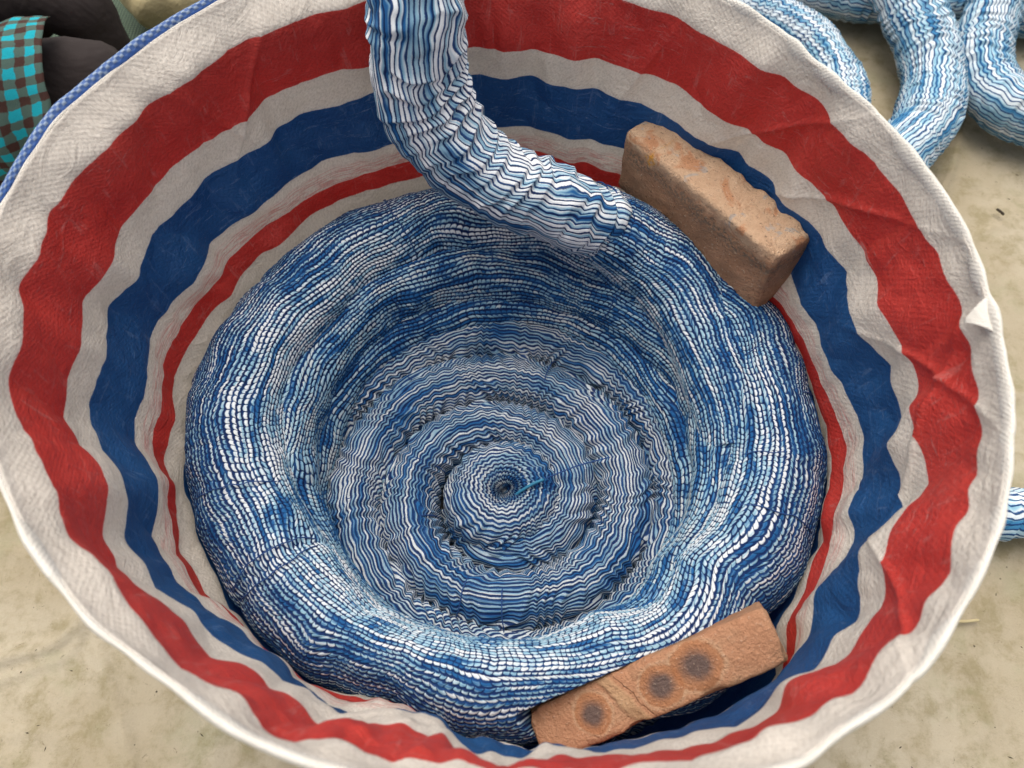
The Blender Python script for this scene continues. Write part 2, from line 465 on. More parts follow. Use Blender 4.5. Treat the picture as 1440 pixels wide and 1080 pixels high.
KR = np.array([ring_r(t, 3.4 if k == 0 else 1.9) for k, (_, t) in enumerate(RINGS)])
KZ = np.array([z for z, _ in RINGS])
_s = np.clip(np.minimum((np.degrees(TH) + 172) / 8, (-112 - np.degrees(TH)) / 8), 0, 1)
for k in range(1, 5):                    # gentler where the near wall is seen almost edge on
    KR[k] = KR[k] * (1 - _s) + ring_r(RINGS[k][1], 7.) * _s
_w = np.clip(np.minimum((np.degrees(TH) + 92) / 6, (-40 - np.degrees(TH)) / 6), 0, 1)
for k in (5, 6, 7):                      # below the second brick the wall bellies outwards
    KR[k] = KR[k] * (1 - _w) + np.maximum(KR[k], KR[4] + .008 + .003 * (k - 5)) * _w
KS = np.array([0, .04, .136, .187, .273, .314, .347, .383]) * SB
# below the contact line the wall drops to the ground and closes under the cloth
low_r = ring_r(RINGS[7][1], 30)
fac = [(.16, 1.0), (.08, .985), (.025, .955), (.004, .90)]
LR = np.array([low_r * f for _, f in fac]); LZ = np.array([z for z, _ in fac])
LS = KS[-1] + np.array([.06, .14, .195, .225])
AR, AZ, AS = np.vstack([KR, LR]), np.concatenate([KZ, LZ]), np.concatenate([KS, LS])
sub = [16, 30, 18, 26, 16, 14, 14, 8, 8, 8, 5]
rows = []
for k, n in enumerate(sub):
    rows += [k + t / n for t in range(n)]
rows.append(len(sub))
rows = np.array(rows)
t = rows; k0 = np.clip(t.astype(int), 0, len(AZ) - 2); f = t - k0
pad = lambda a: np.concatenate([2 * a[:1] - a[1:2], a, 2 * a[-1:] - a[-2:-1]])
def interp(a, tension=.5):
    b = pad(a); s = (slice(None),) + (None,) * (a.ndim - 1); ff = f[s]
    A, B, Cc, D = b[k0], b[k0 + 1], b[k0 + 2], b[k0 + 3]
    m0, m1 = (Cc - A) * .35, (D - B) * .35
    return (2 * ff**3 - 3 * ff**2 + 1) * B + (ff**3 - 2 * ff**2 + ff) * m0 + (-2 * ff**3 + 3 * ff**2) * Cc + (ff**3 - ff**2) * m1
BR = interp(AR)                                       # (rows, theta)
lin = lambda a: a[k0] * (1 - f) + a[k0 + 1] * f
BZ, BS = lin(AZ), lin(AS)
BZ2 = np.broadcast_to(BZ[:, None], BR.shape).copy()
cs, sn = np.cos(TH)[None], np.sin(TH)[None]
Pb = np.stack([AX + BR * cs, AY + BR * sn, BZ2], -1)
fade = np.clip(BS / .03, .06, 1)[:, None]
crk = 1 - np.abs(fbm(Pb * [1, 1, .55], 13., 3, 2)) * 2.0
dr = fade * (.0035 * (crk - .6) + .0040 * fbm(Pb * [1, 1, .3], 16., 2, 11))
_c = np.clip(np.minimum((np.degrees(TH) + 118) / 8, (-76 - np.degrees(TH)) / 8), 0, 1)[None] * np.clip(BS / .05, 0, 1)[:, None]
dr = dr + _c * .010 * fbm(Pb * [1, 1, .6], 19., 3, 61)      # crumpled front
# long slanting pull creases running down from the rim
for th0, s0, w, h, sl in [(-20, .02, .006, .006, 2.2), (-8, .05, .005, .006, -1.8), (8, .03, .006, .005, 2.6), (128, .02, .005, .006, 1.2), (146, .03, .005, .004, -1.), (-50, .01, .006, .006, 1.8), (60, .03, .005, .004, .8), (28, .02, .005, .005, 2.)]:
    d = (((TH[None] - R(th0)) + np.pi) % (2 * np.pi) - np.pi) * .38 - sl * (BS[:, None] - s0) * .5
    dr = dr - h * np.exp(-np.abs(d) / w) * np.exp(-((BS[:, None] - s0 - .07) / .07) ** 2)
Pb = Pb + dr[..., None] * np.stack([cs + 0 * BR, sn + 0 * BR, 0 * BR], -1)
UVb = np.zeros((len(rows), NTH + 1, 2))
UVb[..., 0] = (np.linspace(0, 2 * np.pi, NTH + 1) * .38)[None]
UVb[..., 1] = BS[:, None]
M_FAB = fabric_stripes('woven_stripes')
bag = empty('woven_bag', (AX, AY, 0), 'big open woven plastic sack with red, white and blue stripes holding the coiled cloth', 'bag')
me = grid_mesh('bag_wall', Pb, UVb, wrap_v=True)
o = link('bag_wall', me, M_FAB, bag)
s = o.modifiers.new('thickness', 'SOLIDIFY'); s.thickness = .0016; s.offset = -1 if False else 1
# bottom of the bag
rb = np.linspace(1, 0, 8)[:, None]
Pf = np.stack([AX + LR[-1][None] * rb * cs, AY + LR[-1][None] * rb * sn, np.full((8, NTH), .004)], -1)[:, ::6]
UVf = np.zeros((8, Pf.shape[1] + 1, 2)); UVf[..., 1] = .01
link('bag_bottom', grid_mesh('bag_bottom', Pf, UVf, wrap_v=True), M_FAB, bag)

# rolled hem round the rim
def rim_tube(r_off, z_off, a, b, nsec=16, wob=0., sel=None, seed=0, puff=.12):
    th = TH if sel is None else TH[sel]
    r = (BR[0] + dr[0])[slice(None) if sel is None else sel]
    c = np.stack([AX + (r + r_off) * np.cos(th), AY + (r + r_off) * np.sin(th), BZ[0] + z_off + 0 * r], -1)
    er = np.stack([np.cos(th), np.sin(th), 0 * th], -1); ez = np.array([0, 0, 1.])
    w = 1 + puff * perlin(np.cos(th) * 14, np.sin(th) * 14, seed + .5) * 2
    ph = np.linspace(0, 2 * np.pi, nsec, endpoint=False)
    end = np.ones_like(th)
    if sel is not None:
        n = len(th); end = np.clip(np.minimum(np.arange(n), np.arange(n)[::-1]) / 60., .08, 1) ** .5
    return (c[:, None] + (a * w * end)[:, None, None] * np.cos(ph)[None, :, None] * er[:, None]
            + (b * w * end)[:, None, None] * np.sin(ph)[None, :, None] * ez), th


mh = NT('hem_white')
uv, U, V, ob = mh.uv()
a = mh.noise(ob, 45., 5., .7, .5); b2 = mh.noise(ob, 700., 3., .6)
hcol = mh.mix(a, (.50, .465, .40), (.68, .645, .585))
wave = mh.math('MULTIPLY', mh.math('SINE', mh.math('MULTIPLY', U, math.pi / .0022)), mh.math('SINE', mh.math('MULTIPLY', V, math.pi / .0022)))
HB = mh.bump(mh.math('ADD', mh.math('MULTIPLY', wave, .4), b2), .0007, .6, mh.bump(a, .006, .5))
M_HEM = mh.done(hcol, .5, HB, .4)
Ph, _ = rim_tube(.0028, -.004, .0034, .0078, puff=.22)
UVh = np.zeros((NTH + 1, 17, 2)); UVh[..., 0] = (np.linspace(0, 2 * np.pi, NTH + 1) * .4)[:, None]; UVh[..., 1] = np.linspace(0, .042, 17)[None]
arc = np.clip(np.minimum((np.degrees(TH) - 98) / 8, (184 - np.degrees(TH)) / 8), 0, 1)[:, None, None]
hc = Ph.mean(1, keepdims=True)
Ph = hc + (Ph - hc) * (1 - .55 * arc)
Ph[..., 2] += (.0016 * perlin(np.cos(TH) * 9, np.sin(TH) * 9, 3.3))[:, None]
link('hem', grid_mesh('hem', Ph, UVh, wrap_u=True, wrap_v=True), M_HEM, bag)
# blue and white checked binding, seen along the far left of the rim
sel = (TH > R(96)) & (TH < R(178))
Pq, thq = rim_tube(.0088, -.0035, .0048, .0085, sel=sel, seed=5)
mq = NT('checked_binding')
uv, U, V, ob = mq.uv()
ck = mq.math('MULTIPLY', mq.math('SINE', mq.math('MULTIPLY', U, math.pi / .0042)), mq.math('SINE', mq.math('MULTIPLY', V, math.pi / .0040)))
cc = mq.mix(mq.step(mq.math('ADD', ck, mq.math('MULTIPLY', mq.math('SUBTRACT', mq.noise(ob, 260., 3., .6), .5), 2.)), -.4, .7), (.045, .10, .27), (.24, .31, .42))
cc = mq.mix(mq.math('MULTIPLY', mq.math('MULTIPLY', mq.step(V, .019, .021), mq.math('SUBTRACT', 1., mq.step(V, .040, .042))), mq.step(mq.noise(ob, 30., 3.), .36, .46)), cc, (.045, .12, .38))
M_CHK = mq.done(cc, .6, mq.bump(ck, .0008, .5), .3)
UVq = np.zeros((len(thq), 17, 2)); UVq[..., 0] = (thq * .4)[:, None]; UVq[..., 1] = np.linspace(0, .05, 17)[None]
o = link('edge_binding', grid_mesh('edge_binding', Pq, UVq, wrap_v=True), M_CHK, bag)
tag(o, 'blue and white checked binding along the far left of the rim')

# corner of the hem folded over on the right, a knot of thread on the left
def patch(name, A, B, C, D, bulge, mat, parent, n=18, seed=0, thick=.0016):
    A, B, C, D = [np.array(q, float) for q in (A, B, C, D)]
    u, v = np.meshgrid(np.linspace(0, 1, n), np.linspace(0, 1, n), indexing='ij')
    u, v = u[..., None], v[..., None]
    Q = (1 - u) * ((1 - v) * A + v * D) + u * ((1 - v) * B + v * C)
    Q = Q + grid_normals(Q, 0, 0) * bulge * 4 * u * (1 - u)
    Q = Q + fbm(Q, 30., 2, seed)[..., None] * [.002, .002, .002]
    UVp = np.concatenate([u, v], -1) * .05
    o = link(name, grid_mesh(name, Q, UVp), mat, parent)
    s = o.modifiers.new('thickness', 'SOLIDIFY'); s.thickness = thick
    return o
# flap: hangs from the hem at about -6 degrees and lies against the wall
o = patch('folded_corner', (.377, .328, .532), (.3600, .3135, .5215), (.3590, .3100, .5205), (.376, .293, .531), .0025, M_HEM, bag)
tag(o, 'small corner of the hem turned inwards')
kx = (-.398, .205, .522)
kn = [(kx[0] + .004 * math.cos(a * 1.9), kx[1] + .006 * math.sin(a * 2.3) - .0012 * a, kx[2] + .004 * math.sin(a * 1.3)) for a in range(9)]
link('thread_knot', grid_mesh('thread_knot', thin_tube(kn, .0016, 60, 6), wrap_v=True), M_HEM, bag)

# ------------------------------------------------------------------ bound indigo cloth, coiled in the bag
M_BEAD = dyed_cloth('dyed_cloth_puckered', True, cover=.60)
M_BEAD2 = dyed_cloth('dyed_cloth_puckered_shaded', True, white=(.52, .57, .58), cover=.74, lw=.28)  # inner wall of the well: shade painted into the whites, dye heavier too
M_PLEAT = dyed_cloth('dyed_cloth_pleated_shaded', False, white=(.50, .54, .56), pale=(.18, .31, .41), cover=.52, lw=.28)  # well floor: undyed and pale tones lowered to paint in its shade
M_TAIL = dyed_cloth('dyed_cloth_loose', False, white=(.76, .79, .80), cover=.44, lw=.17)
M_GRND = dyed_cloth('dyed_cloth_faded', False, white=(.66, .72, .74), pale=(.28, .48, .58), mid=(.045, .19, .36), navy=(.014, .060, .18), cover=.50, lw=.16)
cloth = empty('dyed_cloth_coil', (0, .33, .02), 'long blue and white dyed cloth rope coiled inside the striped bag', 'cloth')


def tri(x):
    return 2 * np.abs(2 * (x - np.floor(x + .5))) - 1


def saw(x, s=.8):
    f = x - np.floor(x)
    return np.where(f < s, f / s, (1 - f) / (1 - s)) * 2 - 1


def bead_height(U, V):
    fu, fv = U - np.floor(U), V - np.floor(V)
    a = 1 - np.abs(2 * fu - 1) ** 3
    b = 1 - np.abs(2 * fv - 1) ** 2.4
    return np.sqrt(np.clip(a, 0, 1)) * np.sqrt(np.clip(b, 0, 1))


def phi_grid(nv, lo, hi, dense=.82):
    """angles round the section, most of them between lo and hi (the side that can be seen)"""
    a = np.linspace(lo, hi, int(nv * dense), endpoint=False)
    b = np.linspace(hi, lo + 2 * np.pi, nv - len(a), endpoint=False)
    return np.concatenate([a, b])


def rotm(x, y, z):
    cx, sx, cy, sy, cz, sz = math.cos(x), math.sin(x), math.cos(y), math.sin(y), math.cos(z), math.sin(z)
    return np.array([[cz, -sz, 0], [sz, cz, 0], [0, 0, 1]]) @ np.array([[cy, 0, sy], [0, 1, 0], [-sy, 0, cy]]) @ np.array([[1, 0, 0], [0, cx, -sx], [0, sx, cx]])


BRICK1 = ((.250, .060, .106), (.236, .597, .315), (.011, -.045, -.929))
BRICK2 = ((.247, .051, .100), (.144, .073, .234), (.146, -.349, .359))


def pressed(P):
    # the soft cloth gives way under the two bricks
    for (dx, dy, dz), loc, rot in (BRICK1, BRICK2):
        M = rotm(*rot)
        q = (P - np.array(loc)) @ M
        ex = np.maximum(np.abs(q[..., 0]) - dx / 2 + .005, 0); ey = np.maximum(np.abs(q[..., 1]) - dy / 2 + .005, 0)
        lim = -dz / 2 + .001 + np.hypot(ex, ey) * 16
        near = (lim < .12) & (q[..., 2] > lim)
        q[..., 2] = np.where(near, lim, q[..., 2])
        P = q @ M.T + np.array(loc)
    return P


def coil_ring(name, mat, cx, cy, rc, zc, ra, rb, nu, nv, nU, nV, kind, seam=43., seed=0., lump=.006, bead=.0016,
              wander=2.2, lo=-60, hi=200, zig=.5, pleat=.0025, span=None, sq=1., folds=()):
    wrap = span is None
    th = R(seam) + np.linspace(0, 2 * np.pi, nu, endpoint=False) if wrap else np.linspace(R(span[0]), R(span[1]), nu)
    thw = (th + np.pi) % (2 * np.pi) - np.pi if wrap else th
    f1 = lambda q: q(thw) if callable(q) else np.full(nu, q)
    rc, zc, ra, rb = [f1(q)[:, None] for q in (rc, zc, ra, rb)]
    ph = phi_grid(nv, R(lo), R(hi))[None]
    er = np.stack([np.cos(th), sq * np.sin(th), 0 * th], -1)[:, None]
    ctr = np.array([cx, cy, 0])
    def place(rr, zz):
        return ctr + rr[..., None] * er + zz[..., None] * np.array([0, 0, 1.])
    P = place(rc + ra * np.cos(ph), zc + rb * np.sin(ph))
    N = grid_normals(P, wrap, True)
    out = np.sign((N * (P - place(rc + 0 * ph, zc + 0 * ph))).sum(-1).mean())
    N = N * out
    big = fbm(P, 9., 2, seed)
    P = P + N * (lump * big)[..., None]
    # puckers drawn across the rope where it is bound
    pk = np.zeros(big.shape)
    q = fbm(P * [1, 1, 1], 20., 2, seed + 7)
    P = P + N * (lump * .55 * q)[..., None]
    for dg, dep, wd in folds:
        e = (th - R(dg) + np.pi) % (2 * np.pi) - np.pi
        e = e[:, None] * rc + .010 * fbm(P, 14., 2, seed + dg)
        P = P - N * (dep * np.exp(-np.abs(e) / wd) * (.5 + .5 * np.cos(ph - R(70))))[..., None]
    thg = np.linspace(0, 2 * np.pi, nu + 1)[:, None] if wrap else np.concatenate([th - th[0], [th[-1] - th[0]]])[:, None]
    phe = np.concatenate([ph[0], [ph[0, 0] + 2 * np.pi]])[None]
    ext = lambda a: np.concatenate([np.concatenate([a, a[:1]], 0), np.concatenate([a[:, :1], a[:1, :1]], 0)], 1)
    w1 = ext(fbm(P, 7., 2, seed + 20)); w2 = ext(fbm(P, 11., 2, seed + 33)); w3 = ext(fbm(P, 26., 2, seed + 41))
    U = nU * thg / (2 * np.pi) + 2.2 * w2 + .5 * w3
    V = nV * phe / (2 * np.pi) + wander * w1 + .55 * w3
    if kind == 'bead':                    # rows slide past one another, so the puckers do not line up in columns
        U = U + 1.1 * perlin(V * .62 + seed, U * .035, 4.4) + .35 * perlin(V * .31, U * .16, seed + 8.)
    U0, V0 = U[:-1, :-1], V[:-1, :-1]
    if kind == 'bead':
        amp = bead * (1 + .35 * w3[:-1, :-1])
        h = amp * (bead_height(U0, V0) - .6)
        UV = np.stack([U, V], -1)
    else:
        if not wrap:                      # pleats keep their width along the spiral
            sl = np.concatenate([[0], np.cumsum(rc[:-1, 0] * np.diff(th))])
            sl = np.concatenate([sl, sl[-1:]])[:, None]
            U = sl / .0182 + 2.2 * w2 + .5 * w3; U0 = U[:-1, :-1]
        side = (.60 + .34 * np.abs(np.cos(phe)) ** 2)
        z = tri(U + .35 * w1) * .7 + np.sin(2 * np.pi * U * .47 + 5 * w2) * .35
        V = V + zig * side * z
        zz = (tri(U0 + .25 + .35 * w1[:-1, :-1]))
        fv = V[:-1, :-1] - np.floor(V[:-1, :-1])
        h = pleat * side[:, :-1] * zz + pleat * .22 * np.sqrt(np.clip(1 - np.abs(2 * fv - 1) ** 2.5, 0, 1))
        UV = np.stack([U, V], -1)
    P = P + N * h[..., None]
    if kind == 'bead': P = pressed(P)
    o = link(name, grid_mesh(name, P, UV, wrap_u=wrap, wrap_v=True), mat, cloth)
    return o


r7 = KR[7]
win = lambda th, a, b, s: 1 / (1 + np.exp(-(np.degrees(th) - a) / s)) / (1 + np.exp((np.degrees(th) - b) / s))
def outer(th):
    r = np.interp(th, TH, ring_r(RINGS[7][1], 9), period=2 * np.pi)
    return r - .003 - .014 * win(th, -84, -34, 6)
CX, CY, CR = -.0145, .326, .219          # the round well in the middle of the coil


def r_in(th):
    dx, dy = AX - CX, AY - CY
    b_ = dx * np.cos(th) + dy * np.sin(th)
    return -b_ + np.sqrt(b_ ** 2 - (dx * dx + dy * dy - CR ** 2))


RA = lambda th: np.clip((outer(th) - r_in(th)) / 2 + .002, .040, .056)
coil_ring('coil', M_BEAD, AX, AY, lambda th: outer(th) - RA(th), lambda th: .212 + .003 * np.sin(3 * th) - .008 * win(th, -84, -34, 7),
          RA, .065, 1340, 330, 268, 70, 'bead', seed=1., lump=.0042, bead=.0020, wander=3.2, lo=-55, hi=215,
          folds=[(-141, .005, .008), (-91, .002, .007), (-120, .003, .012), (60, .006, .016), (12, .004, .010), (-14, .003, .008), (150, .003, .010), (176, .003, .008), (110, .003, .010), (-170, .003, .007), (35, .004, .012)])
mid_c = lambda th: (r_in(th) * .5 + (outer(th) - 2 * RA(th)) * .5) + .040
coil_ring('coil', M_BEAD2, AX, AY, mid_c, .172, .048, .060, 1150, 240, 215, 62, 'bead',
          seed=30., lump=.006, bead=.0018, wander=3.4, lo=-10, hi=235, seam=-50, folds=[(62, .008, .014), (95, .004, .01), (5, .005, .012), (150, .004, .012), (-160, .004, .01)])
coil_ring('coil', M_BEAD2, CX, CY, lambda th: CR + .033 + .002 * np.sin(5 * th + 2.), .128, .036, .046, 860, 170, 175, 46, 'bead',
          seed=50., lump=.004, bead=.0015, wander=2.5, lo=10, hi=225, seam=-50)
# the floor of the coil: one rope wound outwards from the middle
FX, FY = -.010, .305
spr = lambda th: .086 + .071 * (np.degrees(th) - 180) / 360 - .036
coil_ring('coil', M_PLEAT, FX, FY, lambda th: np.maximum(spr(th), .0075), lambda th: .100 + .003 * np.sin(1.3 * th) - .034 * np.clip((R(490) - th) / R(300), 0, 1), lambda th: np.clip(spr(th) + .020, .024, .0362), .040, 3400, 170, 78, 50, 'pleat',
          seed=70., lump=.004, wander=1.2, lo=-15, hi=195, zig=.62, pleat=.0036, span=(190, 1400), sq=.96)
coil_ring('coil', M_PLEAT, FX, FY, lambda th: .0375 + .001 * np.sin(2 * th), .101, .0375, .038, 560, 170, 28, 44, 'pleat',
          seed=110., lump=.003, wander=.7, lo=-20, hi=205, zig=.45, pleat=.0026, seam=-10, sq=.96)


def cloth_rope(name, mat, path, n, nv, row, pleatlen, mat_parent=None, seed=0., lump=.004, pleat=.003, zig=.6, wander=1.4, taper=0, flat=1., beads=False):
    """path rows: x, y, z, radius"""
    c, L = even(path, n)
    r = c[:, 3]; c = c[:, :3]
    t, a, b = frames(c)
    ph = np.linspace(0, 2 * np.pi, nv, endpoint=False)
    ca, sa = np.cos(ph)[None, :, None], np.sin(ph)[None, :, None]
    e = a[:, None] * ca + b[:, None] * sa
    s = np.linspace(0, L, n)
    if taper:
        k = np.clip(np.minimum(s, L - s) / .02, 0.02, 1) ** .5
        r = r * k
    P = c[:, None] + e * r[:, None, None]
    P[..., 2] = c[:, None, 2] + (P[..., 2] - c[:, None, 2]) * flat
    P = P + e * (lump * fbm(P, 11., 2, seed))[..., None]
    ext = lambda q: np.concatenate([q, q[:, :1]], 1)
    w1, w2, w3 = [ext(fbm(P, f_, 2, seed + k_)) for f_, k_ in ((8., 20), (13., 33), (34., 41))]
    nV = max(8, round(2 * np.pi * r.mean() / row))
    phe = np.linspace(0, 2 * np.pi, nv + 1)[None]
    U = (s / pleatlen)[:, None] + .9 * w2 + .25 * w3
    V = nV * phe / (2 * np.pi) + wander * w1 + .4 * w3
    z = saw(U, .72)
    V2 = V + zig * (z * (.5 + .6 * np.abs(w1) * 2) + .45 * np.sin(2 * np.pi * U * .43 + 6 * w2))
    fv = V2 - np.floor(V2)
    h = pleat * (saw(U + .12, .75) * (.7 + w3)) + pleat * .2 * np.sqrt(np.clip(1 - np.abs(2 * fv - 1) ** 2.5, 0, 1))
    if beads:
        U = (s / .0074)[:, None] + 2.2 * w2 + .5 * w3
        U = U + 1.1 * perlin(V * .62 + seed, U * .035, 4.4)
        V2 = V
        h = .0020 * (bead_height(U, V) - .6)
    P = P + e * h[:, :-1, None]
    if beads: P = pressed(P)
    UV = np.stack([U, V2], -1)
    me = grid_mesh(name, P, UV, wrap_v=True)
    return link(name, me, mat, mat_parent)


tail = [(.02, 1.06, .05, .052), (-.05, 1.04, .20, .052), (-.09, .97, .42, .052), (-.095, .87, .565, .052), (-.095, .775, .605, .051), (-.0945, .70, .580, .0505), (-.094, .675, .555, .050), (-.097, .656, .520, .0495), (-.097, .643, .470, .0495), (-.080, .628, .420, .0485), (-.043, .612, .375, .0465),
        (.013, .596, .345, .0445), (.068, .592, .322, .044), (.100, .594, .302, .0445), (.114, .593, .292, .044), (.130, .590, .276, .030)]
cloth_rope('loose_end', M_TAIL, tail, 1000, 260, .0064, .024, cloth, seed=5., lump=.008, pleat=.0027, zig=.40, wander=1.6, taper=1)

# from the binding on, the same rope is tightly puckered and lies along the top of the coil, in under the first brick
cloth_rope('coil', M_BEAD, [(.092, .594, .296, .030), (.108, .5935, .292, .0445), (.135, .589, .277, .048), (.165, .579, .257, .052), (.203, .553, .237, .056), (.237, .505, .224, .057), (.259, .45, .214, .056), (.270, .39, .205, .052), (.272, .33, .196, .046)],
           800, 230, .0054, .02, cloth, seed=8., lump=.003, wander=2.4, beads=True)

# indigo binding threads drawn tight across the coils
mt = plain('indigo_thread', (.008, .028, .11), (.014, .060, .19), 60., .7, .0004)
mteal = plain('teal_thread', (.012, .10, .19), (.03, .18, .29), 60., .6, .0003)


def wrap_thread(cx, cy, rc, zc, ra, rb, deg, lo, hi, off=.0022, r=.0007, sway=0., mat=mt):
    pts = []
    for q in np.linspace(R(lo), R(hi), 14):
        th = R(deg + sway * math.sin(q * 2 + deg) + random.uniform(-.25, .25))
        rr = rc + (ra + off) * math.cos(q)
        pts.append((cx + rr * math.cos(th), cy + rr * math.sin(th), zc + (rb + off) * math.sin(q)))
    link('binding_thread', grid_mesh('binding_thread', thin_tube(pts, r, 60, 6), wrap_v=True), mat, cloth)


for dg in (-89.5, -92, -97, -99, -140, -143, 175, 150, 118, 80, 76, 40, 12, 2, -12, -25, -160):
    th = R(dg)
    rr = float(outer(np.array([th]))[0]); ra = float(RA(np.array([th]))[0])
    wrap_thread(AX, AY, rr - ra, .212, ra, .065, dg, 30, 160, off=-.0012, sway=.8)
for dg in (50, 95, -12, 165, 130):
    wrap_thread(AX, AY, float(mid_c(np.array([R(dg)]))[0]), .172, .048, .060, dg, 60, 170, off=-.0004, sway=1.)
for dg in (520, 560, 610, 630, 700, 790, 850, 905, 990):
    wrap_thread(FX, FY, float(spr(R(dg))), .100 + .003 * math.sin(1.3 * R(dg)), .0362, .040, dg, 15, 165, off=.0006, r=.0008, sway=.6)
# threads round the neck where the loose end leaves the coil
tc, _ = even(tail, 400)
ct, ca_, cb_ = frames(tc[:, :3])
for k in (371, 374, 377, 383, 386):
    pts = [tuple(tc[k, :3] + (tc[k, 3] - .0015) * (ca_[k] * math.cos(q) + cb_[k] * math.sin(q)) + ct[k] * .003 * math.sin(q * 3 + k)) for q in np.linspace(0, 2 * math.pi, 20)]
    link('binding_thread', grid_mesh('binding_thread', thin_tube(pts, .0011, 80, 6), wrap_v=True), mt, cloth)
o = link('thread_end', grid_mesh('thread_end', thin_tube([(.000, .293, .118), (.006, .297, .134), (.024, .305, .146), (.040, .311, .150)], .0020, 30, 8), wrap_v=True), mteal, cloth)
tag(o, 'loose teal thread end sticking out of the middle')
o = link('thread_end', grid_mesh('thread_end', thin_tube([(.040, .3115, .1495), (.060, .322, .1435), (.085, .331, .1455), (.125, .343, .1430)], .0009, 30, 6), wrap_v=True), mt, cloth)


# ------------------------------------------------------------------ bricks
def brick_mesh(name, dims, loc, rot, rad, seed, rough, chips=()):
    import bmesh
    bm = bmesh.new()
    bmesh.ops.create_cube(bm, size=1.)
    for v in bm.verts: v.co = [v.co[k] * dims[k] for k in range(3)]
    step = .0042
    # one even grid over the six faces
    bm.free()
    nx, ny, nz = [max(4, int(d / step)) for d in dims]
    V, F, ix = [], [], {}
    def vid(i, j, k):
        if (i, j, k) not in ix:
            ix[(i, j, k)] = len(V); V.append((i / nx - .5, j / ny - .5, k / nz - .5))
        return ix[(i, j, k)]
    for i in range(nx):
        for j in range(ny):
            F.append((vid(i, j, nz), vid(i + 1, j, nz), vid(i + 1, j + 1, nz), vid(i, j + 1, nz)))
            F.append((vid(i, j, 0), vid(i, j + 1, 0), vid(i + 1, j + 1, 0), vid(i + 1, j, 0)))
    for i in range(nx):
        for k in range(nz):
            F.append((vid(i, 0, k), vid(i + 1, 0, k), vid(i + 1, 0, k + 1), vid(i, 0, k + 1)))
            F.append((vid(i, ny, k), vid(i, ny, k + 1), vid(i + 1, ny, k + 1), vid(i + 1, ny, k)))
    for j in range(ny):
        for k in range(nz):
            F.append((vid(0, j, k), vid(0, j, k + 1), vid(0, j + 1, k + 1), vid(0, j + 1, k)))
            F.append((vid(nx, j, k), vid(nx, j + 1, k), vid(nx, j + 1, k + 1), vid(nx, j, k + 1)))
    Q = np.array(V) * dims
    h = np.array(dims) / 2
    # rounded box, the radius itself uneven
    rr = rad * (1 + .7 * fbm(Q, 22., 2, seed))
    rr = np.clip(rr, rad * .4, rad * 2)[:, None]
    inner = np.clip(Q, -(h - rr), h - rr)
    d = Q - inner
    L = np.linalg.norm(d, axis=1, keepdims=True)
    Nn = d / np.maximum(L, 1e-9)
    Q = inner + Nn * np.minimum(L, rr)
    disp = rough * fbm(Q, 18., 3, seed + 3) + rough * .45 * fbm(Q, 75., 3, seed + 5)
    for cx_, cy_, cz_, cr, cd in chips:
        e = np.linalg.norm(Q - np.array([cx_, cy_, cz_]), axis=1) / cr
        disp = disp - cd * np.clip(1 - e ** 2 + .4 * fbm(Q, 90., 2, seed + 9), 0, 1)
    Q = Q + Nn * disp[:, None]
    me = bpy.data.meshes.new(name)
    me.from_pydata(Q.tolist(), [], F)
    me.polygons.foreach_set('use_smooth', np.ones(len(F), bool))
    me.update()
    o = bpy.data.objects.new(name, me)
    COL.objects.link(o)
    o.location = loc
    o.rotation_euler = rot
    return o


def mix_spots(m, ob, col, spots, r0, c):
    return col


m = NT('brick_brown')
uv, U, V, ob = m.uv()
x = m.n('ShaderNodeSeparateXYZ'); m.put(x.inputs[0], ob)
n1, n2, n3 = m.noise(ob, 22., 5., .65), m.noise(ob, 260., 4., .7), m.noise(ob, 9., 3.)
base = m.mix(n1, (.46, .22, .115), (.66, .41, .26))
base = m.mix(m.math('MULTIPLY', m.step(n3, .42, .62), .6), base, (.34, .18, .10))
# pale lime and mortar crust on the narrow long side and down over its edge
edge = m.math('ADD', x.outputs[2], m.math('MULTIPLY', m.math('SUBTRACT', n1, .5), .045))
crust = m.step(edge, .030, .047)
cr_c = m.mix(m.noise(ob, 30., 5., .7), (.60, .35, .20), (.70, .54, .38))
cr_c = m.mix(m.math('MULTIPLY', m.step(m.noise(ob, 26., 3., .6, .5), .52, .60), .8), cr_c, (.55, .25, .12))
cr_c = m.mix(m.math('MULTIPLY', m.step(m.noise(ob, 34., 3., .6, .5), .58, .64), .7), cr_c, (.42, .42, .40))
base = m.mix(m.math('MULTIPLY', crust, .9), base, cr_c)
soot = m.math('MULTIPLY', m.math('MULTIPLY', m.step(edge, .006, .028), m.math('SUBTRACT', 1., m.step(edge, .030, .040))), m.step(m.noise(ob, 200., 3., .7), .46, .55))
base = m.mix(m.math('MULTIPLY', soot, .7), base, (.20, .17, .13))
yl = m.math('SUBTRACT', 1., m.step(m.math('ADD', m.math('ABSOLUTE', m.math('ADD', x.outputs[0], .074)), m.math('ABSOLUTE', m.math('SUBTRACT', x.outputs[2], .043))), .005, .013))
base = m.mix(m.math('MULTIPLY', yl, m.step(n2, .4, .55)), base, (.70, .33, .05))
spk = m.step(n2, .60, .68)
base = m.mix(m.math('MULTIPLY', spk, .75), base, (.72, .56, .40))
base = m.mix(m.math('MULTIPLY', m.step(m.noise(ob, 330., 3., .7), .60, .68), .65), base, (.07, .045, .03))
base = m.mix(.45, base, m.mix(m.noise(ob, 120., 4., .7), (.35, .35, .35), (1.15, 1.15, 1.15)), 'MULTIPLY')
M_B1 = m.done(base, .93, m.bump(m.math('ADD', n2, m.math('MULTIPLY', m.noise(ob, 70., 4., .6), .8)), .0065, .9), .12)
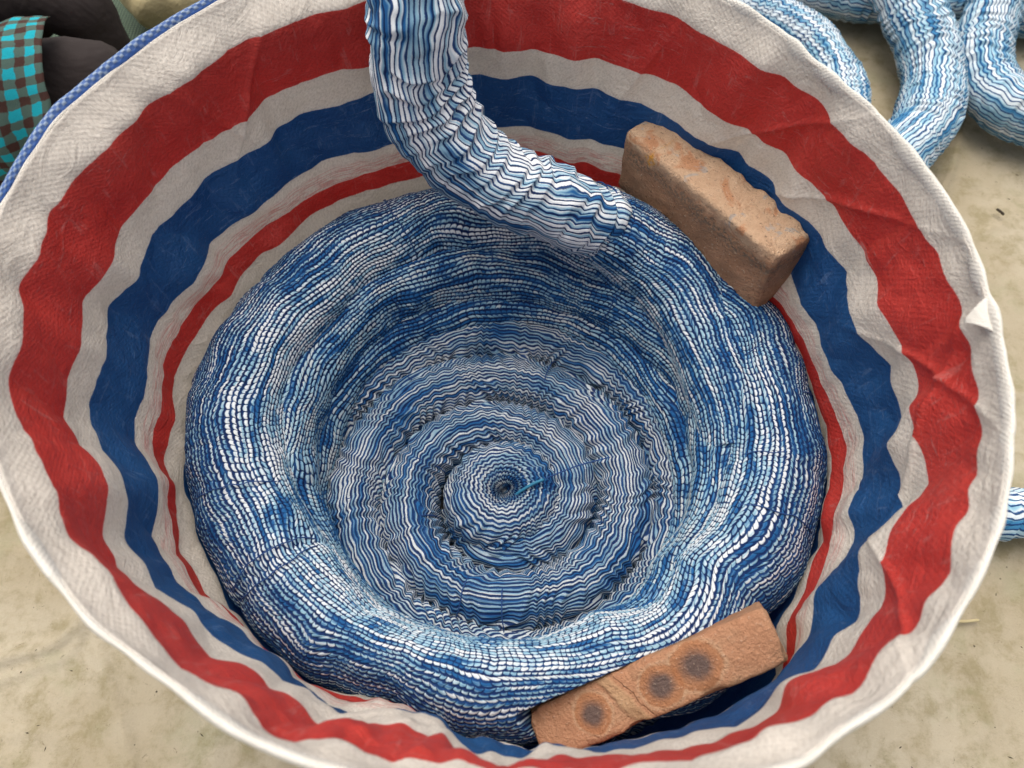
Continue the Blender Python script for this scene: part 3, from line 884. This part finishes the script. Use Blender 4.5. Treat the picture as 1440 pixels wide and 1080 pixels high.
b1 = brick_mesh('brick', *BRICK1, .0065, 3., .0020,
                [(.118, -.026, .05, .014, .004), (-.118, .02, .05, .020, .007), (-.118, -.026, -.05, .014, .005), (.03, .026, .05, .016, .005), (-.04, .026, .05, .02, .004), (.08, .026, .05, .012, .004), (.118, .026, .05, .012, .005)])
b1.data.materials.append(M_B1)
tag(b1, 'brown brick with a pale crusted top edge, beside the loose rope at upper right', 'brick', 'bricks weighing down the coiled cloth')

m = NT('brick_orange')
uv, U, V, ob = m.uv()
x = m.n('ShaderNodeSeparateXYZ'); m.put(x.inputs[0], ob)
n1, n2 = m.noise(ob, 26., 5., .65), m.noise(ob, 300., 4., .7)
base = m.mix(n1, (.43, .195, .105), (.56, .32, .19))
base = m.mix(m.math('MULTIPLY', m.step(m.noise(ob, 12., 3., .6), .46, .62), .55), base, (.47, .30, .18))
def spot(cx, cy, rx, ry, c, soft, amt, base):
    a = m.math('DIVIDE', m.math('SUBTRACT', x.outputs[0], cx), rx)
    b = m.math('DIVIDE', m.math('SUBTRACT', x.outputs[1], cy), ry)
    d = m.math('ADD', m.math('SQRT', m.math('ADD', m.math('MULTIPLY', a, a), m.math('MULTIPLY', b, b))), m.math('MULTIPLY', m.math('SUBTRACT', m.noise(ob, 60., 4., .65), .5), .5))
    f = m.math('MULTIPLY', m.math('SUBTRACT', 1., m.step(d, 1 - soft, 1.05)), m.step(x.outputs[2], .030, .042))
    return m.mix(m.math('MULTIPLY', f, amt), base, c)
SP = [(-.062, 0, .018, .020), (.008, -.001, .021, .020), (.046, .003, .025, .023)]
for cx, cy, rx, ry in SP:
    base = spot(cx, cy, rx * 1.16, ry * 1.12, (.58, .40, .25), .14, .5, base)
for cx, cy, rx, ry in SP:
    base = spot(cx, cy, rx, ry, (.42, .175, .08), .12, .78, base)
for cx, cy, rx, ry in SP:
    base = spot(cx, cy, rx * .80, ry * .76, (.125, .095, .088), .60, .92, base)
base = m.mix(m.math('MULTIPLY', m.step(n2, .60, .69), .45), base, (.72, .56, .42))
base = m.mix(m.math('MULTIPLY', m.step(m.noise(ob, 240., 3., .7), .62, .70), .6), base, (.16, .07, .04))
# a pale slanting ridge with a hairline crack beside it
ln = m.math('ADD', m.math('MULTIPLY_ADD', x.outputs[1], .45, m.math('ADD', x.outputs[0], .030)), m.math('MULTIPLY', m.math('SUBTRACT', m.noise(ob, 55., 4., .6), .5), .010))
topf = m.step(x.outputs[2], .030, .042)
rid = m.math('MULTIPLY', m.math('SUBTRACT', 1., m.step(m.math('ABSOLUTE', ln), .004, .009)), topf)
base = m.mix(m.math('MULTIPLY', rid, .55), base, (.50, .34, .19))
crk = m.math('MULTIPLY', m.math('SUBTRACT', 1., m.step(m.math('ABSOLUTE', m.math('SUBTRACT', ln, .0105)), .0002, .0010)), topf)
base = m.mix(m.math('MULTIPLY', crk, .3), base, (.16, .06, .03))
base = m.mix(.45, base, m.mix(m.noise(ob, 120., 4., .7), (.35, .35, .35), (1.15, 1.15, 1.15)), 'MULTIPLY')
hb = m.math('ADD', m.math('ADD', n2, m.math('MULTIPLY', m.noise(ob, 70., 4., .6), .8)), m.math('MULTIPLY', m.math('SUBTRACT', rid, m.math('MULTIPLY', crk, .8)), .5))
M_B2 = m.done(base, .93, m.bump(hb, .0055, .9), .12)
b2 = brick_mesh('brick', *BRICK2, .0045, 21., .0016,
                [(-.12, .0235, .047, .010, .004), (.12, -.02, .047, .012, .005), (-.03, -.0235, .047, .014, .004), (.05, -.0235, .047, .012, .003), (-.018, .0235, .047, .010, .003)])
b2.data.materials.append(M_B2)
tag(b2, 'orange brick with three round grey scorch marks, wedged low against the bag', 'brick', 'bricks weighing down the coiled cloth')

# ------------------------------------------------------------------ cloth ropes lying on the ground
GRP = 'bound cloth ropes on the ground'
def ground_rope(path, label, seed, n=700, nv=190, row=.0066, zig=.26, pl=.019, **k):
    path = [(*q[:3], q[3] * .89) for q in path]
    o = cloth_rope('cloth_rope', M_GRND, path, n, nv, row, pl, None, seed=seed, lump=.005, pleat=.0022, zig=zig, taper=1, wander=1., **k)
    return tag(o, label, 'cloth', GRP)


ground_rope([(.20, 1.66, .045, .045), (.30, 1.56, .045, .046), (.40, 1.44, .046, .047), (.49, 1.345, .046, .047), (.557, 1.268, .047, .047), (.600, 1.185, .047, .047), (.612, 1.097, .047, .046), (.588, 1.01, .046, .045), (.535, .925, .045, .045), (.46, .86, .045, .045)],
            'faded blue and white cloth rope curling close behind the upper right rim of the bag', 11., pl=.014, row=.0072)
ground_rope([(.24, 1.52, .04, .038), (.33, 1.42, .042, .040), (.41, 1.31, .042, .040), (.475, 1.225, .042, .040), (.516, 1.15, .040, .039), (.530, 1.07, .04, .038), (.505, .98, .04, .038), (.44, .91, .04, .038)],
            'inner turn of cloth rope nested inside the loop nearest the rim, mostly hidden', 17., row=.011, zig=.25, pl=.012)
ground_rope([(.66, 1.62, .14, .057), (.690, 1.50, .135, .058), (.710, 1.41, .125, .059), (.742, 1.315, .105, .060), (.772, 1.222, .078, .0605), (.778, 1.128, .061, .060), (.748, 1.034, .059, .059), (.69, .957, .058, .058), (.62, .90, .057, .057), (.54, .86, .057, .056)],
            'thick faded cloth rope running down between the two curved ropes and bending behind the rim', 23., nv=200, n=800)
ground_rope([(1.30, 1.42, .10, .055), (1.17, 1.405, .12, .056), (1.032, 1.364, .13, .057), (.945, 1.311, .115, .057), (.893, 1.229, .085, .057), (.873, 1.147, .062, .057), (.888, 1.068, .058, .057), (.945, 1.022, .057, .057), (1.03, 1.015, .057, .056), (1.15, 1.03, .057, .056)],
            'cloth rope bent into an open hook against the right edge, touching the thick rope', 31., nv=200, n=800)
ground_rope([(.25, 1.60, .05, .050), (.40, 1.52, .05, .051), (.553, 1.425, .05, .052), (.684, 1.372, .05, .052), (.864, 1.352, .05, .052), (1.011, 1.325, .05, .052), (1.139, 1.285, .05, .052), (1.30, 1.25, .05, .050)],
            'shaded cloth rope lying straight across the back underneath the other ropes', 43., zig=.3)
ground_rope([(.55, 1.60, .055, .050), (.682, 1.513, .055, .053), (.813, 1.463, .055, .053), (.984, 1.445, .055, .053), (1.183, 1.43, .055, .053), (1.35, 1.42, .055, .053)],
            'pale cloth rope at the very top, behind the straight shaded one', 47., zig=.2)
ground_rope([(.44, .297, .041, .038), (.563, .301, .041, .0395), (.680, .302, .041, .040), (.817, .305, .041, .040), (.95, .31, .041, .040)],
            'short straight stretch of cloth rope on its own at the right edge, beside the bag', 53., zig=.22, row=.0085, pl=.024)

# ------------------------------------------------------------------ the person sitting at the top left
def skin_body(name, joints, bones, mat, parent, sub=2, root=0):
    me = bpy.data.meshes.new(name)
    me.from_pydata([j[:3] for j in joints], bones, [])
    me.update()
    o = bpy.data.objects.new(name, me)
    COL.objects.link(o)
    sk = o.modifiers.new('skin', 'SKIN')
    sk.use_smooth_shade = True
    sv = me.skin_vertices[0] if me.skin_vertices else None
    if sv is None:
        import bmesh
        bm = bmesh.new(); bm.from_mesh(me); bm.verts.layers.skin.verify(); bm.to_mesh(me); bm.free()
        sv = me.skin_vertices[0]
    for k, j in enumerate(joints):
        sv.data[k].radius = (j[3], j[4] if len(j) > 4 else j[3])
        sv.data[k].use_root = (k == root)
    ss = o.modifiers.new('sub', 'SUBSURF'); ss.levels = sub; ss.render_levels = sub
    me.materials.append(mat)
    o.parent = parent; o.location = -parent.location
    return o


person = empty('person', (-1.02, 1.02, 0), 'person sitting in dark trousers and a teal and brown checked shirt, knees towards the bag', 'person')
m_skin = plain('skin', (.35, .19, .12), (.42, .24, .16), 30., .55, .0004)
m_trou = NT('dark_trousers')
uv, U, V, ob = m_trou.uv()
a = m_trou.noise(ob, 7., 4., .6, .4); b = m_trou.noise(ob, 500., 2., .6)
cc = m_trou.mix(a, (.024, .018, .017), (.042, .032, .030))
cc = m_trou.mix(.3, cc, m_trou.mix(b, (.4, .4, .4), (1, 1, 1)), 'MULTIPLY')
M_TR = m_trou.done(cc, .85, m_trou.bump(m_trou.math('ADD', m_trou.math('MULTIPLY', a, 1.), m_trou.math('MULTIPLY', b, .02)), .03, .6), .2)
# joints: x, y, z, radius
T = [(-1.06, 1.02, .16, .13, .15),
     (-.99, .93, .165, .095), (-.86, .915, .185, .083), (-.73, .935, .20, .074), (-.64, .965, .205, .066), (-.655, .985, .13, .056), (-.76, .97, .065, .050), (-.86, .93, .05, .046),
     (-.98, 1.12, .17, .095), (-.86, 1.135, .20, .083), (-.79, 1.140, .225, .074), (-.715, 1.120, .22, .064), (-.72, 1.13, .13, .056), (-.78, 1.12, .07, .05), (-.84, 1.09, .055, .046)]
tro = skin_body('trousers', T, [(0, 1), (1, 2), (2, 3), (3, 4), (4, 5), (5, 6), (6, 7), (0, 8), (8, 9), (9, 10), (10, 11), (11, 12), (12, 13), (13, 14)], M_TR, person)
tx = bpy.data.textures.new('folds', 'CLOUDS'); tx.noise_scale = .07
dm = tro.modifiers.new('folds', 'DISPLACE'); dm.texture = tx; dm.strength = .022; dm.mid_level = .5
ms_ = plain('shoe_leather', (.012, .011, .012), (.022, .02, .02), 30., .6, .0006)
skin_body('shoe', [(-.87, .925, .045, .043), (-.91, .87, .045, .046), (-.86, .835, .038, .040), (-.80, .815, .030, .032)], [(0, 1), (1, 2), (2, 3)], ms_, person)
skin_body('shoe', [(-.85, 1.085, .05, .043), (-.90, 1.07, .045, .046), (-.93, 1.03, .038, .040), (-.95, .98, .030, .032)], [(0, 1), (1, 2), (2, 3)], ms_, person)
# body: torso, neck, head, arms and hands in one surface
B = [(-1.07, 1.02, .20, .11, .13), (-1.08, 1.02, .34, .10, .13), (-1.05, 1.02, .50, .10, .14), (-1.02, 1.02, .60, .07, .09), (-.99, 1.02, .67, .045), (-.96, 1.02, .74, .062), (-.94, 1.02, .81, .078), (-.955, 1.02, .88, .055),
     (-1.02, .86, .56, .052), (-.98, .80, .44, .043), (-.93, .80, .33, .036), (-.87, .86, .285, .030), (-.83, .89, .28, .020), (-.79, .90, .285, .030),
     (-1.02, 1.18, .56, .052), (-.98, 1.24, .44, .043), (-.93, 1.22, .34, .036), (-.88, 1.17, .31, .030), (-.85, 1.15, .305, .020), (-.81, 1.14, .31, .030)]
B = [(b_[0] - .10, *b_[1:]) if k_ in (10, 11, 12, 13, 16, 17, 18, 19) else b_ for k_, b_ in enumerate(B)]
BN = [(0, 1), (1, 2), (2, 3), (3, 4), (4, 5), (5, 6), (6, 7), (3, 8), (8, 9), (9, 10), (10, 11), (11, 12), (12, 13), (3, 14), (14, 15), (15, 16), (16, 17), (17, 18), (18, 19)]
for base_, yy, sgn in ((13, .90, 1), (19, 1.14, -1)):
    z0 = B[base_][2]
    for q, L_ in ((-.022, .040), (-.007, .048), (.008, .046), (.021, .036)):
        k = len(B)
        B += [(-.865, yy + q, z0 + .004, .0085), (-.865 + L_ * .6, yy + q * 1.1, z0 + .002, .0080), (-.865 + L_, yy + q * 1.15, z0 - .012, .0065)]
        BN += [(base_, k), (k, k + 1), (k + 1, k + 2)]
    k = len(B)
    B += [(-.895, yy + sgn * .034, z0 - .004, .0095), (-.865, yy + sgn * .046, z0 - .010, .0075)]
    BN += [(base_, k), (k, k + 1)]
skin_body('body', B, BN, m_skin, person)
mhair = plain('black_hair', (.010, .009, .008), (.02, .018, .016), 60., .5, .002)
skin_body('hair', [(-.975, 1.02, .76, .060), (-.965, 1.02, .83, .084), (-.955, 1.02, .885, .066)], [(0, 1), (1, 2)], mhair, person)
# shirt: teal and brown gingham
mc = NT('checked_shirt')
uv, U, V, ob = mc.uv()
def tape(x, off):
    f = mc.math('FRACT', mc.math('ADD', x, mc.math('MULTIPLY_ADD', mc.noise(uv, 1., 2., mul=(2.5, 2.5, 1)), .22, off)))
    return mc.math('SUBTRACT', mc.step(f, .46, .52), mc.step(f, .94, 1.0))
fu, fv = tape(U, .0), tape(V, .3)
teal, mixc, brn = (.012, .36, .44), (.075, .125, .105), (.062, .028, .022)
col = mc.mix(fu, mc.mix(fv, teal, mixc), mc.mix(fv, mixc, brn))
th_ = mc.noise(uv, 1., 2., .7, mul=(22, 22, 1))
col = mc.mix(.45, col, mc.mix(th_, (.35, .35, .35), (1.2, 1.2, 1.2)), 'MULTIPLY')
M_SH = mc.done(col, .85, mc.bump(th_, .0012, .6), .2)
M_SH.name = 'checked_shirt'
# shirt tail spread over the near thigh
u, v = np.meshgrid(np.linspace(0, 1, 70), np.linspace(0, 1, 90), indexing='ij')
ang = R(62) + v * R(150)                       # from behind the thigh, over it, down the near side
xx = -1.02 + u * .335 + .018 * np.sin(v * 3.2) * u
cy_ = np.interp(xx, [-1.02, -.86, -.73, -.64], [.935, .915, .935, .96]); cz_ = np.interp(xx, [-1.02, -.86, -.73, -.64], [.17, .187, .205, .21])
rr = .094 + .022 * v + .006 * np.sin(u * 17 + v * 3) * v + .004 * np.sin(u * 31 + 2) * v
Ps = np.stack([xx, cy_ + rr * np.cos(ang), cz_ + rr * .98 * np.sin(ang)], -1)
low = np.clip(v - .6, 0, 1)
Ps[..., 1] -= low * .05
Ps[..., 2] = np.maximum(Ps[..., 2], .075)
Ps += (fbm(Ps, 14., 2, 4) * .006)[..., None]
UVs = np.stack([u * .40 / .034, v * .36 / .034], -1)
o = link('shirt_tail', grid_mesh('shirt_tail', Ps, UVs), M_SH, person)
s = o.modifiers.new('thickness', 'SOLIDIFY'); s.thickness = .0018
# shirt body and sleeves
def sleeve(name, path, nv=40, n=60):
    c, L = even(path, n); t, a, b = frames(c[:, :3])
    ph = np.linspace(0, 2 * np.pi, nv, endpoint=False)
    e = a[:, None] * np.cos(ph)[None, :, None] + b[:, None] * np.sin(ph)[None, :, None]
    Q = c[:, None, :3] + e * c[:, 3][:, None, None]
    Q = Q + e * (fbm(Q, 14., 2, 3) * .008)[..., None]
    UVx = np.zeros((n, nv + 1, 2)); UVx[..., 0] = (np.linspace(0, L, n) / .034)[:, None]; UVx[..., 1] = (np.linspace(0, 2 * np.pi * path[0][3], nv + 1) / .034)[None]
    o = link(name, grid_mesh(name, Q, UVx, wrap_v=True), M_SH, person)
    s = o.modifiers.new('thickness', 'SOLIDIFY'); s.thickness = .0018
    return o
sleeve('shirt_body', [(-1.07, 1.02, .15, .165), (-1.08, 1.02, .34, .150), (-1.05, 1.02, .50, .155), (-1.03, 1.02, .585, .12), (-1.0, 1.02, .63, .055)])
sleeve('sleeve', [(-1.03, .95, .58, .065), (-1.02, .86, .56, .066), (-.98, .80, .44, .056), (-1.02, .80, .34, .050), (-.98, .84, .295, .046)])
sleeve('sleeve', [(-1.03, 1.09, .58, .065), (-1.02, 1.18, .56, .066), (-.98, 1.24, .44, .056), (-1.02, 1.22, .34, .050), (-.99, 1.19, .32, .046)])

# ------------------------------------------------------------------ green mesh sheet and cream sack behind the bag
mm = NT('green_mesh')
uv, U, V, ob = mm.uv()
x = mm.n('ShaderNodeSeparateXYZ'); mm.put(x.inputs[0], ob)
p = math.pi / .0062
s1 = mm.math('SINE', mm.math('MULTIPLY', mm.math('ADD', x.outputs[0], x.outputs[1]), p)); s2 = mm.math('SINE', mm.math('MULTIPLY', mm.math('SUBTRACT', x.outputs[0], x.outputs[1]), p))
wv = mm.math('MULTIPLY', s1, s2)
cc = mm.mix(mm.step(wv, -.1, .45), (.022, .042, .026), (.085, .125, .075))
M_ME = mm.done(cc, .7, mm.bump(wv, .0012, .7), .3)
u, v = np.meshgrid(np.linspace(-1.15, -.30, 90), np.linspace(1.10, 1.66, 60), indexing='ij')
Pm = np.stack([u, v, .004 + .004 * np.abs(perlin(u * 7, v * 7, 3.))], -1)
o = link('mesh_sheet', grid_mesh('mesh_sheet', Pm), M_ME)
s = o.modifiers.new('thickness', 'SOLIDIFY'); s.thickness = .002; s.offset = 1
tag(o, 'dark green woven mesh sheet spread under the person, behind the upper left rim', 'mat')
msk = plain('cream_cloth', (.42, .34, .17), (.54, .46, .27), 14., .85, .008)
th_, ph_ = np.meshgrid(np.linspace(0, 2 * np.pi, 90, endpoint=False), np.linspace(.02, np.pi - .02, 50), indexing='ij')
Pk = np.stack([-.625 + .165 * np.cos(th_) * np.sin(ph_) ** .7, 1.405 + .150 * np.sin(th_) * np.sin(ph_) ** .7, .09 + .085 * np.cos(ph_)], -1)
Pk = Pk + (grid_normals(Pk, True, False) * (fbm(Pk, 8., 3, 6) * .02)[..., None]) * 1.
Pk[..., 2] = np.maximum(Pk[..., 2], .009)
o = link('cloth_sack', grid_mesh('cloth_sack', Pk, wrap_u=True), msk)
tag(o, 'soft cream cloth sack lying on the green mesh at the top left', 'sack')

# ------------------------------------------------------------------ crumbs and bits of straw on the canvas
md = plain('dark_bit', (.03, .022, .015), (.06, .045, .03), 80., .9, .0004)
mst = plain('straw', (.34, .27, .14), (.45, .38, .22), 80., .8, .0003)
def bit(name, pts, r, mat, label, cat, grp=None):
    o = link(name, grid_mesh(name, thin_tube(pts, r, 14, 6), wrap_v=True), mat)
    tag(o, label, cat, grp)
bit('straw_piece', [(.586, .166, .000), (.600, .165, .001), (.622, .167, .000)], .0022, mst, 'short pale stalk of straw on the canvas, right of the bag', 'straw')
bit('seed_husk', [(.853, .866, .000), (.858, .858, .001), (.862, .852, .000)], .0024, md, 'dark seed husk on the canvas right of the bag, below the cloth ropes', 'husk')
Vs, Fs = [], []
for k in range(55):
    px, py = random.choice([(random.uniform(-.78, -.38), random.uniform(-.06, .24)), (random.uniform(.38, .78), random.uniform(-.05, .28)), (random.uniform(.50, .95), random.uniform(.35, 1.0))])
    a = random.uniform(0, 6.28); L_ = random.uniform(.0015, .005); w_ = random.uniform(.0004, .0009)
    dx, dy = L_ * math.cos(a), L_ * math.sin(a); ex, ey = -w_ * math.sin(a), w_ * math.cos(a)
    i0 = len(Vs)
    zz = float(GZ[np.abs(gx - px).argmin(), np.abs(gy - py).argmin()]) - .012
    Vs += [(px - dx, py - dy, zz), (px + ex, py + ey, zz), (px + dx, py + dy, zz), (px - ex, py - ey, zz), (px, py, zz + .0012)]
    Fs += [(i0, i0 + 3, i0 + 4), (i0 + 3, i0 + 2, i0 + 4), (i0 + 2, i0 + 1, i0 + 4), (i0 + 1, i0, i0 + 4)]
me = bpy.data.meshes.new('plant_debris'); me.from_pydata(Vs, [], Fs)
tag(link('plant_debris', me, md), 'tiny dark crumbs of plant debris scattered over the beige canvas', 'debris', kind='stuff')
